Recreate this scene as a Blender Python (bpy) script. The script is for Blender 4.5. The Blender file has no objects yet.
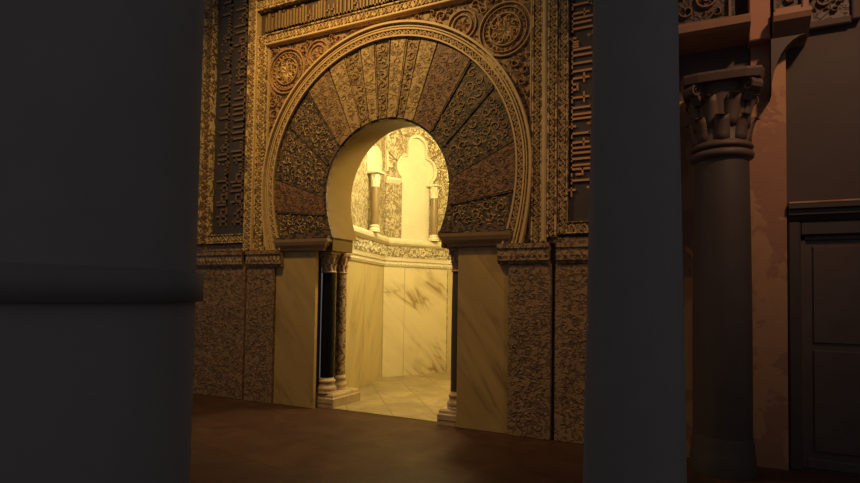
import bpy, math, random
from mathutils import Vector, Matrix
PI = math.pi
C = bpy.context.scene.collection
R = random.Random(7)

# ------------------------------------------------------------------ materials
def new_mat(name):
    m = bpy.data.materials.new(name); m.use_nodes = True
    nt = m.node_tree; nt.nodes.clear()
    out = nt.nodes.new('ShaderNodeOutputMaterial'); b = nt.nodes.new('ShaderNodeBsdfPrincipled')
    nt.links.new(b.outputs[0], out.inputs[0])
    return m, nt, b
class N:
    """small helper around one node tree"""
    def __init__(s, nt):
        s.nt = nt; s.co = nt.nodes.new('ShaderNodeTexCoord').outputs['Object']
    def n(s, t, **kw):
        x = s.nt.nodes.new(t)
        for k, v in kw.items(): setattr(x, k, v)
        return x
    def lk(s, a, b): s.nt.links.new(a, b)
    def mapping(s, scale=(1,1,1), rot=(0,0,0), vec=None):
        x = s.n('ShaderNodeMapping'); x.inputs['Scale'].default_value = scale; x.inputs['Rotation'].default_value = rot
        s.lk(vec or s.co, x.inputs['Vector']); return x.outputs[0]
    def noise(s, scale, detail=2, rough=.5, dist=0, vec=None):
        x = s.n('ShaderNodeTexNoise'); x.inputs['Scale'].default_value = scale; x.inputs['Detail'].default_value = detail
        x.inputs['Roughness'].default_value = rough; x.inputs['Distortion'].default_value = dist
        s.lk(vec or s.co, x.inputs['Vector']); return x.outputs['Fac']
    def math(s, op, a, b=None, c=None):
        x = s.n('ShaderNodeMath', operation=op)
        for i, v in enumerate((a, b, c)):
            if v is None: continue
            if isinstance(v, (int, float)): x.inputs[i].default_value = v
            else: s.lk(v, x.inputs[i])
        return x.outputs[0]
    def ramp(s, fac, stops):
        x = s.n('ShaderNodeValToRGB'); e = x.color_ramp.elements
        while len(e) < len(stops): e.new(.5)
        for i, (p, c) in enumerate(stops):
            e[i].position = p; e[i].color = (*c, 1) if len(c) == 3 else c
        s.lk(fac, x.inputs[0]); return x.outputs[0]
    def mix(s, fac, a, b, mode='MIX'):
        x = s.n('ShaderNodeMix', data_type='RGBA', blend_type=mode)
        for i, v in ((0, fac), (6, a), (7, b)):
            if isinstance(v, (int, float)): x.inputs[i].default_value = v
            elif isinstance(v, tuple): x.inputs[i].default_value = (*v, 1)
            else: s.lk(v, x.inputs[i])
        return x.outputs[2]
    def bump(s, h, b, strength=.5, dist=.01):
        x = s.n('ShaderNodeBump'); x.inputs['Strength'].default_value = strength; x.inputs['Distance'].default_value = dist
        s.lk(h, x.inputs['Height']); s.lk(x.outputs[0], b.inputs['Normal'])

def ornament(name, hi, lo, scale=6., k=26., thr=.52, bump=.6, rough=.55, wear=.35, metal=0.):
    """fine arabesque cutting: the contour lines of a smooth noise give swirling stems, small cells give leaves"""
    m, nt, b = new_mat(name); t = N(nt)
    n1 = t.noise(scale, 1.2, .45, .6)
    sw = t.math('SINE', t.math('MULTIPLY', n1, k * 3.4))
    v = t.n('ShaderNodeTexVoronoi'); v.inputs['Scale'].default_value = scale * 4.2
    t.lk(t.co, v.inputs['Vector'])
    cell = t.math('MULTIPLY', v.outputs['Distance'], 1.5)
    h = t.math('ADD', t.math('MULTIPLY', sw, .4), t.math('MULTIPLY_ADD', cell, .55, .15))
    msk = t.ramp(h, [(thr - .16, (0,0,0)), (thr + .16, (1,1,1))])
    base = t.mix(msk, lo, hi)
    w = t.noise(2.3, 4, .6)
    base = t.mix(t.math('MULTIPLY', t.ramp(w, [(.42, (0,0,0)), (.68, (1,1,1))]), wear), base, tuple(c * .45 for c in hi), 'MIX')
    t.lk(base, b.inputs['Base Color']); b.inputs['Roughness'].default_value = rough; b.inputs['Metallic'].default_value = metal
    t.bump(msk, b, bump, .012)
    return m
def plain(name, col, rough=.6, var=.25, scale=8., bump=.15, metal=0., spec=.5):
    m, nt, b = new_mat(name); t = N(nt)
    n1 = t.noise(scale, 5, .6)
    c = t.mix(n1, tuple(x * (1 - var) for x in col), tuple(min(1, x * (1 + var)) for x in col))
    t.lk(c, b.inputs['Base Color']); b.inputs['Roughness'].default_value = rough; b.inputs['Metallic'].default_value = metal
    b.inputs['Specular IOR Level'].default_value = spec
    t.bump(t.noise(scale * 4, 4, .6), b, bump, .006)
    return m
def marble(name, col, vein, az, tilt, rough=.3, scale=1.0, amount=.8, cloud=.25):
    """sawn marble: long slanting veins over cloudy ground; az turns to the slab's face, tilt slants the veins on it"""
    m, nt, b = new_mat(name); t = N(nt)
    mp = t.mapping((1,1,1), (0,tilt,0), t.mapping((1,1,1), (0,0,-az)))
    st = t.mapping((.42*scale, scale, 2.6*scale), (0,0,0), mp)
    n1 = t.noise(1.7, 5, .5, .55, st)
    ridge = t.math('ABSOLUTE', t.math('SUBTRACT', n1, .5))
    vm = t.ramp(ridge, [(.0, (1,1,1)), (.018, (.4,.4,.4)), (.07, (0,0,0))])
    gate = t.ramp(t.noise(1.3, 2, .5, .4, mp), [(.40, (0,0,0)), (.6, (1,1,1))])
    c = t.mix(t.noise(2.2, 5, .6, .5, st), tuple(x * (1 - cloud) for x in col), tuple(min(1, x * (1 + cloud * .6)) for x in col))
    c = t.mix(t.math('MULTIPLY', t.math('MULTIPLY', vm, gate), amount), c, vein)
    t.lk(c, b.inputs['Base Color']); b.inputs['Roughness'].default_value = rough; b.inputs['Specular IOR Level'].default_value = .22
    t.bump(t.noise(14, 4, .6), b, .06, .006)
    return m
def paving(name, c1, c2, joint, bw, bh, rough=.4, rot=0., bump=.25):
    m, nt, b = new_mat(name); t = N(nt)
    mp = t.mapping((1,1,1), (0,0,rot))
    br = t.n('ShaderNodeTexBrick'); br.inputs['Scale'].default_value = 1; br.inputs['Brick Width'].default_value = bw
    br.inputs['Row Height'].default_value = bh; br.inputs['Mortar Size'].default_value = .007
    br.inputs['Color1'].default_value = (*c1, 1); br.inputs['Color2'].default_value = (*c2, 1); br.inputs['Mortar'].default_value = (*joint, 1)
    t.lk(mp, br.inputs['Vector'])
    n1 = t.noise(3.2, 6, .65, .6)
    c = t.mix(t.ramp(n1, [(.33, (0,0,0)), (.7, (1,1,1))]), tuple(x * .55 for x in c1), br.outputs['Color'])
    t.lk(c, b.inputs['Base Color'])
    rr = t.math('MULTIPLY_ADD', t.noise(2.1, 4, .6), .4, rough - .2); t.lk(rr, b.inputs['Roughness']); b.inputs['Specular IOR Level'].default_value = .14
    t.bump(t.math('ADD', t.math('MULTIPLY', br.outputs['Fac'], -.6), t.noise(5, 5, .6)), b, bump, .012)
    return m
def plaster_patch(name, a, b_, c_):
    m, nt, b = new_mat(name); t = N(nt)
    p = t.ramp(t.noise(1.9, 4, .6, .3), [(.47, (0,0,0)), (.5, (1,1,1))])
    c = t.mix(p, a, b_); c = t.mix(t.math('MULTIPLY', t.noise(9, 4, .6), .6), c, c_)
    t.lk(c, b.inputs['Base Color']); b.inputs['Roughness'].default_value = .75
    t.bump(t.math('ADD', p, t.noise(18, 4, .6)), b, .2, .01)
    return m

M = {}
M['gold_band']   = ornament('gilded_band', (.68,.49,.22), (.15,.08,.035), 10, 7)
M['gold_ring']   = ornament('archivolt_stone', (.60,.42,.20), (.17,.095,.04), 11, 7)
M['fillet']      = plain('fillet_stone', (.62,.43,.19), .5, .25, 12)
M['ground']      = ornament('carved_ground', (.34,.19,.08), (.08,.04,.018), 9, 7)
M['relief']      = plain('relief_stone', (.44,.255,.105), .55, .3, 14)
M['relief_gold'] = plain('relief_gilded_stone', (.62,.43,.19), .5, .3, 14)
M['v_gold'] = ornament('voussoir_gold_mosaic', (.48,.32,.13), (.23,.135,.05), 11, 7, .52, .4)
M['v_red']       = ornament('voussoir_red_mosaic', (.26,.13,.058), (.12,.055,.028), 12, 7, .52, .4)
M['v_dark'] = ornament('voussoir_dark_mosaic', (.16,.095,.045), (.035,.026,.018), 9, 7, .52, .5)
M['v_mid']       = ornament('voussoir_brown_gold_mosaic', (.36,.225,.088), (.13,.075,.03), 10, 7, .50, .4)
M['v_tan']       = ornament('voussoir_tan_mosaic', (.36,.22,.09), (.19,.105,.042), 12, 7, .52, .4)
M['v_vine'] = plain('voussoir_vine_gold', (.46,.30,.13), .5, .3, 20)
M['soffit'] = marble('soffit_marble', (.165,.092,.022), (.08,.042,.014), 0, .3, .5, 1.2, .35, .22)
M['impost']      = plain('impost_stone', (.36,.22,.105), .5, .25, 9)
M['band_dark']   = plain('inscription_ground', (.055,.042,.038), .6, .35, 7)
M['band_brown'] = plain('inscription_brown_ground', (.085,.048,.024), .55, .35, 7)
M['letter_gold'] = plain('letter_gold_mosaic', (.62,.34,.13), .4, .3, 30)
M['letter_brown'] = plain('letter_brown_gold_mosaic', (.27,.165,.07), .45, .4, 30)
M['letter_dim']  = plain('letter_dim_mosaic', (.20,.12,.062), .5, .4, 30)
M['dado'] = ornament('dado_carved_stone', (.33,.20,.10), (.17,.098,.05), 12, 7, .5, .6, .6, .5)
M['dado_frieze'] = ornament('dado_frieze_stone', (.38,.24,.115), (.16,.09,.045), 13, 7, .52, .5)
M['marble_dado'] = marble('dado_marble', (.50,.335,.125), (.22,.125,.045), 0, -.95, .35, .8, .7, .4)
M['marble_room'] = marble('niche_marble', (.76,.64,.37), (.33,.215,.08), math.radians(64), -.72, .3, .55, 1., .2)
M['marble_side'] = marble('niche_side_marble', (.62,.49,.23), (.34,.225,.085), math.radians(109), 1.2, .3, .7, .6, .25)
M['niche_stone'] = plain('niche_pale_stone', (.70,.61,.41), .5, .14, 6)
M['niche_carved'] = ornament('niche_carved_stucco', (.54,.44,.25), (.25,.18,.08), 12, 7, .52, .8, .6, .12)
M['niche_frieze'] = ornament('niche_frieze_stucco', (.60,.49,.28), (.24,.165,.07), 9, 7, .52, .8, .6, .1)
M['niche_pale_carved'] = ornament('niche_pale_carved_stucco', (.62,.52,.32), (.34,.25,.115), 13, 7, .5, .7, .6, .1)
M['niche_shaft'] = plain('colonnette_dark_marble', (.24,.16,.07), .3, .3, 5)
M['black'] = plain('black_polished_marble', (.008,.007,.007), .16, .3, 6, .02, 0, .12)
M['mottled']     = ornament('mottled_marble', (.50,.33,.15), (.13,.055,.025), 16, 6, .45, .1, .25)
M['capital']     = plain('capital_stone', (.46,.30,.15), .5, .35, 18)
M['capital_red'] = plain('capital_red_stone', (.40,.22,.12), .5, .4, 20)
M['base']        = plain('base_stone', (.50,.35,.19), .5, .45, 12, .3)
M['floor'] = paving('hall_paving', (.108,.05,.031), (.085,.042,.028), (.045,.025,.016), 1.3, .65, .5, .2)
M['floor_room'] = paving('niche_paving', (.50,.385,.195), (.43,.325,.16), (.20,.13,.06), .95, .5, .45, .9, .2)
M['column'] = plain('foreground_column_stone', (.25,.235,.24), .8, .12, 5, .1, 0, .1)
M['iron'] = plain('iron', (.17,.16,.165), .7, .2, 9, .1, 0, .2)
M['plaster'] = plaster_patch('peeling_plaster', (.34,.17,.10), (.46,.265,.13), (.28,.135,.085))
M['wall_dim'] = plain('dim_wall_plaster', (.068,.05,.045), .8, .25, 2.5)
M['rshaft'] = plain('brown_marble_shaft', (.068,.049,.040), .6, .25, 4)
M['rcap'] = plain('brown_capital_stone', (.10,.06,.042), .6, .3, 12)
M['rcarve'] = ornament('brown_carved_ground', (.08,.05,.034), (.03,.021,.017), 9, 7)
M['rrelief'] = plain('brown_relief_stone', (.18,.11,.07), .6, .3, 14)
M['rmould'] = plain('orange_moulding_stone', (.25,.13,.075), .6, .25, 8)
M['door'] = plain('old_door_wood', (.09,.062,.05), .6, .45, 3.5, .3)
M['door_frame'] = plain('door_frame_wood', (.055,.04,.034), .55, .3, 5, .2)
M['core']        = plain('core_masonry', (.22,.14,.075), .8, .2, 4)

# ------------------------------------------------------------------ mesh tools
def wallmap(a, b, off): return (a, -off, b)          # a along the wall, b up, off towards the hall
def plane_map(P, Q, sgn=1):
    P = Vector(P); Q = Vector(Q); e = (Q - P).normalized(); n = Vector((e.y, -e.x)) * sgn
    def f(a, b, off): q = P + e * a + n * off; return (q.x, q.y, b)
    return f, (Q - P).length
class MB:
    def __init__(s, m=wallmap): s.v = []; s.f = []; s.m = m; s.sm = []
    def add(s, vs, fs, smooth=False):
        o = len(s.v); s.v += vs
        for f in fs: s.f.append([i + o for i in f]); s.sm.append(smooth)
    def prism(s, poly, o0, o1, smooth=False):
        n = len(poly)
        vs = [s.m(a, b, o0) for a, b in poly] + [s.m(a, b, o1) for a, b in poly]
        fs = [list(range(n))[::-1], list(range(n, 2*n))] + [[i, (i+1) % n, n + (i+1) % n, n + i] for i in range(n)]
        s.add(vs, fs)
    def rect(s, a0, a1, b0, b1, o0, o1, bev=0.):
        if bev:
            p = [(a0,b0),(a1,b0),(a1,b1),(a0,b1)]; q = [(a0+bev,b0+bev),(a1-bev,b0+bev),(a1-bev,b1-bev),(a0+bev,b1-bev)]
            vs = [s.m(a,b,o0) for a,b in p] + [s.m(a,b,o1-bev) for a,b in p] + [s.m(a,b,o1) for a,b in q]
            fs = [[3,2,1,0]] + [[i,(i+1)%4,4+(i+1)%4,4+i] for i in range(4)] + [[4+i,4+(i+1)%4,8+(i+1)%4,8+i] for i in range(4)] + [[8,9,10,11]]
            s.add(vs, fs)
        else: s.prism([(a0,b0),(a1,b0),(a1,b1),(a0,b1)], o0, o1)
    def box(s, x0, x1, y0, y1, z0, z1):
        vs = [(x,y,z) for z in (z0,z1) for x,y in ((x0,y0),(x1,y0),(x1,y1),(x0,y1))]
        s.add(vs, [[3,2,1,0],[4,5,6,7]] + [[i,(i+1)%4,4+(i+1)%4,4+i] for i in range(4)])
    def band(s, A, B, o0, o1):
        """slab between two polylines of equal count"""
        n = len(A)
        vs = [s.m(*p, o0) for p in A] + [s.m(*p, o0) for p in B] + [s.m(*p, o1) for p in A] + [s.m(*p, o1) for p in B]
        fs = [[0, n, 3*n, 2*n], [n-1, 3*n-1, 4*n-1, 2*n-1]]
        for i in range(n-1):
            fs += [[2*n+i, 2*n+i+1, 3*n+i+1, 3*n+i], [i, n+i, n+i+1, i+1], [i, i+1, 2*n+i+1, 2*n+i], [n+i, 3*n+i, 3*n+i+1, n+i+1]]
        s.add(vs, fs)
    def ribbon(s, pts, w, o0, o1, closed=False, taper=False):
        n = len(pts); vs = []; fs = []
        for i, (a, b) in enumerate(pts):
            p0 = pts[(i-1) % n] if closed or i > 0 else pts[i]; p1 = pts[(i+1) % n] if closed or i < n-1 else pts[i]
            dx, dy = p1[0]-p0[0], p1[1]-p0[1]; l = math.hypot(dx, dy) or 1; nx, ny = -dy/l, dx/l
            ww = w * (1 - .6*i/(n-1)) if taper else w
            vs += [s.m(a+nx*ww/2, b+ny*ww/2, o0), s.m(a+nx*ww*.28, b+ny*ww*.28, o1), s.m(a-nx*ww*.28, b-ny*ww*.28, o1), s.m(a-nx*ww/2, b-ny*ww/2, o0)]
        for i in range(n if closed else n-1):
            j = (i+1) % n
            for k in range(3): fs.append([4*i+k, 4*j+k, 4*j+k+1, 4*i+k+1])
        if not closed: fs += [[0,1,2,3], [4*n-1,4*n-2,4*n-3,4*n-4]]
        s.add(vs, fs)
    def leaf(s, a, b, ang, L, W, o0, o1):
        ca, sa = math.cos(ang), math.sin(ang)
        q = [(0,0),(.35*L,W/2),(L,0),(.35*L,-W/2)]
        vs = [s.m(a+u*ca-v*sa, b+u*sa+v*ca, o0) for u, v in q] + [s.m(a+.42*L*ca, b+.42*L*sa, o1)]
        s.add(vs, [[0,3,2,1],[0,1,4],[1,2,4],[2,3,4],[3,0,4]])
    def lathe(s, cx, cy, prof, seg=24, smooth=True, lean=None):
        n = len(prof); vs = []; fs = []
        for r, z in prof:
            for k in range(seg):
                a = 2*PI*k/seg; vs.append((cx + r*math.cos(a), cy + r*math.sin(a), z))
        for i in range(n-1):
            for k in range(seg):
                j = (k+1) % seg; fs.append([i*seg+k, i*seg+j, (i+1)*seg+j, (i+1)*seg+k])
        s.add(vs, fs, smooth); s.add(vs[:seg], [list(range(seg))[::-1]]); s.add(vs[-seg:], [list(range(seg))])
    def mould(s, prof, a0, a1):
        """profile of (off, b), extruded along a"""
        n = len(prof)
        vs = [s.m(a0, b, o) for o, b in prof] + [s.m(a1, b, o) for o, b in prof]
        s.add(vs, [list(range(n)), list(range(n, 2*n))[::-1]] + [[i, n+i, n+(i+1)%n, (i+1)%n] for i in range(n)])
    def build(s, name, mat, parent=None):
        me = bpy.data.meshes.new(name)
        off = Vector((0,0,0))
        if parent is not None:
            q = parent
            while q is not None: off = off + q.location; q = q.parent
        me.from_pydata([Vector(v) - off for v in s.v], [], s.f)
        me.materials.append(mat if not isinstance(mat, str) else M[mat])
        import bmesh
        bm = bmesh.new(); bm.from_mesh(me); bmesh.ops.recalc_face_normals(bm, faces=bm.faces); bm.to_mesh(me); bm.free()
        for i, p in enumerate(me.polygons): p.use_smooth = s.sm[i]
        o = bpy.data.objects.new(name, me); C.objects.link(o)
        if parent is not None: o.parent = parent
        return o
def tag(o, label=None, cat=None, group=None, kind=None):
    if label: o['label'] = label
    if cat: o['category'] = cat
    if group: o['group'] = group
    if kind: o['kind'] = kind
    return o
def thing(name, loc, label, cat, group=None):
    o = bpy.data.objects.new(name, None); C.objects.link(o); o.location = loc; o.empty_display_size = .1
    return tag(o, label, cat, group)
def struct(name, mb, mat): return tag(mb.build(name, mat), kind='structure')

# ------------------------------------------------------------------ ornament
def spiral(mb, a, b, r, off, h, w, rot, hand, leaves=4):
    pts = []; n = 20 if r > .06 else 12
    for i in range(n):
        t = i/(n-1); rr = r*(1 - .82*t); an = rot + hand*t*2*PI*(1.45 if r > .06 else 1.0)
        pts.append((a + rr*math.cos(an), b + rr*math.sin(an)))
    mb.ribbon(pts, w, off, off+h, taper=True)
    for k in range(leaves):
        an = rot + hand*(k + .5)*2*PI/leaves*.95
        mb.leaf(a + r*.95*math.cos(an), b + r*.95*math.sin(an), an + hand*.9 + PI*.72, r*.72, r*.46, off, off+h)
    mb.leaf(a - .12*r, b, rot, r*.34, r*.26, off, off+h*1.1)
def scroll_fill(mb, inside, bbox, sizes, seed, off, h, wf=.2):
    rr = random.Random(seed); got = []
    a0, a1, b0, b1 = bbox
    for r, tries in sizes:
        for _ in range(tries):
            a, b = rr.uniform(a0, a1), rr.uniform(b0, b1)
            if any(math.hypot(a-p[0], b-p[1]) < (r + p[2])*1.04 for p in got): continue
            if not all(inside(a + r*1.05*math.cos(k*PI/5), b + r*1.05*math.sin(k*PI/5)) for k in range(10)): continue
            got.append((a, b, r))
    for i, (a, b, r) in enumerate(got):
        if r < .027: mb.leaf(a - r*.8, b, rr.uniform(0, 6.28), r*1.9, r*1.3, off, off+h)
        else: spiral(mb, a, b, r, off, h, max(.008, r*wf), rr.uniform(0, 6.28), 1 if i % 2 else -1, 4 if r < .07 else 6)
def vine_strip(mb, f, L, hw, off, h, wl=.16, w=.010):
    """a running scroll along path f(u) -> (point, normal)"""
    n = max(4, int(L/wl*10)); pts = []
    for i in range(n+1):
        u = L*i/n; (a, b), (na, nb) = f(u); k = hw*.62*math.sin(2*PI*u/wl); pts.append((a + na*k, b + nb*k))
    mb.ribbon(pts, w, off, off+h)
    m = int(L/wl*2)
    for i in range(m):
        u = (i + .5)*wl/2
        if u > L: break
        (a, b), (na, nb) = f(u); sg = 1 if i % 2 == 0 else -1
        an = math.atan2(nb, na); q = -hw*.30*sg; rr = min(hw*.5, wl*.24); cv = []
        for k in range(8):
            t = k/7; r = rr*(1 - .75*t); g = an + (0 if sg > 0 else PI) + (1 if i % 2 else 1)*t*2*PI*.95
            cv.append((a + na*q + r*math.cos(g), b + nb*q + r*math.sin(g)))
        mb.ribbon(cv, w*.8, off, off+h)
        mb.leaf(a + na*hw*.95*sg, b + nb*hw*.95*sg, an + (PI if sg > 0 else 0) + .9, hw*.6, hw*.4, off, off+h)
        mb.leaf(a + na*q, b + nb*q, an, hw*.4, hw*.3, off, off+h)
def line_path(a0, b0, a1, b1):
    L = math.hypot(a1-a0, b1-b0); d = ((a1-a0)/L, (b1-b0)/L)
    return (lambda u: ((a0 + d[0]*u, b0 + d[1]*u), (-d[1], d[0]))), L
def strip(mb, a0, a1, b0, b1, off, vertical, edge=.018, th=.03, wl=.12):
    """flat band with two raised fillets and a running scroll; returns scroll builder"""
    mb.rect(a0, a1, b0, b1, .0, off)
    if vertical:
        mb.rect(a0, a0+edge, b0, b1, off, off+th, .004); mb.rect(a1-edge, a1, b0, b1, off, off+th, .004)
        f, L = line_path((a0+a1)/2, b0+.01, (a0+a1)/2, b1-.01); hw = (a1-a0)/2 - edge
    else:
        mb.rect(a0, a1, b0, b0+edge, off, off+th, .004); mb.rect(a0, a1, b1-edge, b1, off, off+th, .004)
        f, L = line_path(a0+.01, (b0+b1)/2, a1-.01, (b0+b1)/2); hw = (b1-b0)/2 - edge
    v = MB(mb.m); vine_strip(v, f, L, hw, off, th*.8, wl)
    return v
def kufic(mb, put, L, H, off, h, seed, dens=1., kinds='ALLHMDWKRN', tw=.026):
    """angular square-cut lettering: put(u, v) maps along / above the baseline"""
    rr = random.Random(seed); t = tw
    def bar(u0, u1, v0, v1):
        mb.prism([put(u0,v0), put(u1,v0), put(u1,v1), put(u0,v1)], off, off+h)
    u = .02
    while u < L - .2:
        k = rr.choice(kinds); w = rr.uniform(.075, .13)*dens
        bar(u, u+w+.03, 0, t*.6)
        if k == 'A':
            bar(u+w*.3, u+w*.3+t, 0, H*rr.uniform(.85, 1)); u += w*.8
        elif k == 'L':
            x = u+w*.4; hh = H*rr.uniform(.8, 1); bar(x, x+t, 0, hh); mb.prism([put(x-.012,hh-.02), put(x+t,hh-.02), put(x+t+.022,hh+.02), put(x+.01,hh)], off, off+h); u += w
        elif k == 'H':
            for q in (.1, .75): bar(u+w*q, u+w*q+t, 0, H*rr.uniform(.8, 1))
            u += w*1.2
        elif k == 'M':
            bar(u, u+w*.8, H*.22, H*.22+t*.8); bar(u, u+t, 0, H*.25); bar(u+w*.8-t, u+w*.8, 0, H*.25); u += w
        elif k == 'D':
            bar(u, u+w*1.1, H*.3, H*.3+t*.8); bar(u+w*1.1-t, u+w*1.1, 0, H*.32); bar(u+w*.5, u+w*.5+t*.8, H*.3, H*.62); u += w*1.25
        elif k == 'W':
            for q in (0, .4, .8): bar(u+w*q, u+w*q+t*.8, 0, H*.3)
            u += w*1.1
        elif k == 'K':
            bar(u, u+t, 0, H*.95); bar(u, u+w, H*.45, H*.45+t*.8); bar(u+w-t, u+w, H*.2, H*.47); u += w*1.15
        elif k == 'R':
            bar(u+w*.5, u+w*.5+t, -H*.12, H*.2)
            cu, cv = u+w*.45, H*.62; mb.leaf(put(cu,cv)[0], put(cu,cv)[1], 0, .05, .04, off, off+h); mb.leaf(put(cu,cv+.06)[0], put(cu,cv+.06)[1], 1.6, .05, .04, off, off+h); u += w*.9
        else:
            bar(u, u+w, H*.5, H*.5+t*.7); bar(u+w*.4, u+w*.4+t, 0, H*.75); u += w

# ------------------------------------------------------------------ the arch outlines (metres on the wall)
CX = -3.385
class Horse:
    """round arch, closing in below its centre like a horseshoe"""
    def __init__(s, cx, cz, r, zb, hb): s.cx, s.cz, s.r, s.zb, s.hb = cx, cz, r, zb, hb
    def hw(s, z): return s.r - (s.r - s.hb)*((s.cz - z)/(s.cz - s.zb))**2
    def inside(s, x, z):
        return math.hypot(x-s.cx, z-s.cz) < s.r if z >= s.cz else abs(x-s.cx) < s.hw(z)
    def pts(s, n=48, nb=10):
        L = [(s.cx - s.hw(z), z) for z in [s.zb + (s.cz-s.zb)*i/nb for i in range(nb)]]
        A = [(s.cx - s.r*math.cos(PI*i/n), s.cz + s.r*math.sin(PI*i/n)) for i in range(n+1)]
        return L + A + [(2*s.cx - x, z) for x, z in L[::-1]]
    def hit(s, ox, oz, ang):
        lo, hi = 0., 4.; ca, sa = math.cos(ang), math.sin(ang)
        for _ in range(40):
            m = (lo+hi)/2
            if s.inside(ox + ca*m, oz + sa*m): lo = m
            else: hi = m
        return (ox + ca*lo, oz + sa*lo)
OPEN = Horse(-3.37, 2.61, .85, 2.09, .735)
DEP = .51
RIN = Horse(CX, 2.77, 1.615, 1.95, 1.47)
ROUT = Horse(CX, 2.77, 1.785, 1.95, 1.69)
SPR = 2.09

# ------------------------------------------------------------------ setting: walls, floors
JL, JR = -4.40, -2.43
mb = MB()
op = [(x, z) for x, z in OPEN.pts()]
mb.prism([(-9,0),(JL,0),(JL,1.93),(op[0][0],1.93)] + op + [(op[-1][0],1.93),(JR,1.93),(JR,0),(-.25,0),(-.25,6.6),(-9,6.6)], -.18, -.03)
struct('wall_front', mb, 'core')
mb = MB(); mb.prism([(-.25,0),(3.2,0),(3.2,6.6),(-.25,6.6)], -.5, -.12)
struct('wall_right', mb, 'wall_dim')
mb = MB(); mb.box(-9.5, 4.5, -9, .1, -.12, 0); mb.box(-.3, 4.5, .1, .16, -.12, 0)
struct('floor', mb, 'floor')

def P3(x, y): return (x, y)
A_, B_, C_ = (-4.40,.47), (-4.93,2.54), (-4.31,3.80)
D_, E_, F_, G_ = (-2.94,4.27), (-1.63,3.64), (-1.16,2.27), (-1.75,.95)
H_ = (-2.43,.47)
ring = [A_, B_, C_, D_, E_, F_, G_, H_]
names = ['wall_niche_left', 'wall_niche_back', 'wall_niche_far', 'wall_niche_far_right', 'wall_niche_right', 'wall_niche_near_right', 'wall_niche_front_right']
for i, nm in enumerate(names):
    f, L = plane_map(ring[i], ring[i+1]); mb = MB(f)
    mb.rect(-.03, L+.03, 0, 4.75, -.12, 0); struct(nm, mb, 'niche_carved' if i < 3 else 'niche_stone')
mb = MB(); mb.prism([(JL-.1,4.75),(H_[0]+.1,4.75),(H_[0]+.1,3.0),(-2.5,3.0)] + [(x,z) for x,z in []] + [(-2.52,3.55),(-4.22,3.55),(-4.22,3.0),(JL-.1,3.0)], -.52, -DEP)
struct('wall_niche_front', mb, 'niche_stone')
mb = MB()
cen = (-3.05, 2.4); dv = []; df = []; lev = [(1.06,4.7),(.98,4.95),(.8,5.25),(.5,5.45),(.06,5.52)]
for k, z in lev:
    for x, y in ring: dv.append((cen[0] + (x-cen[0])*k, cen[1] + (y-cen[1])*k, z))
for i in range(len(lev)-1):
    for j in range(8): df.append([i*8+j, i*8+(j+1)%8, (i+1)*8+(j+1)%8, (i+1)*8+j])
df.append([32+j for j in range(8)]); mb.add(dv, df); struct('ceiling_niche', mb, 'niche_stone')
mb = MB(); vs = [(x,y,0) for x,y in [(JL-.05,.1),(A_[0]-.03,.4)] + ring[1:-1] + [(H_[0]+.03,.4),(JR+.05,.1)]]
n = len(vs); mb.add([(x,y,-.1) for x,y,_ in vs] + [(x,y,.006) for x,y,_ in vs], [list(range(n))[::-1], list(range(n,2*n))] + [[i,(i+1)%n,n+(i+1)%n,n+i] for i in range(n)])
struct('floor_niche', mb, 'floor_room')

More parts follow.
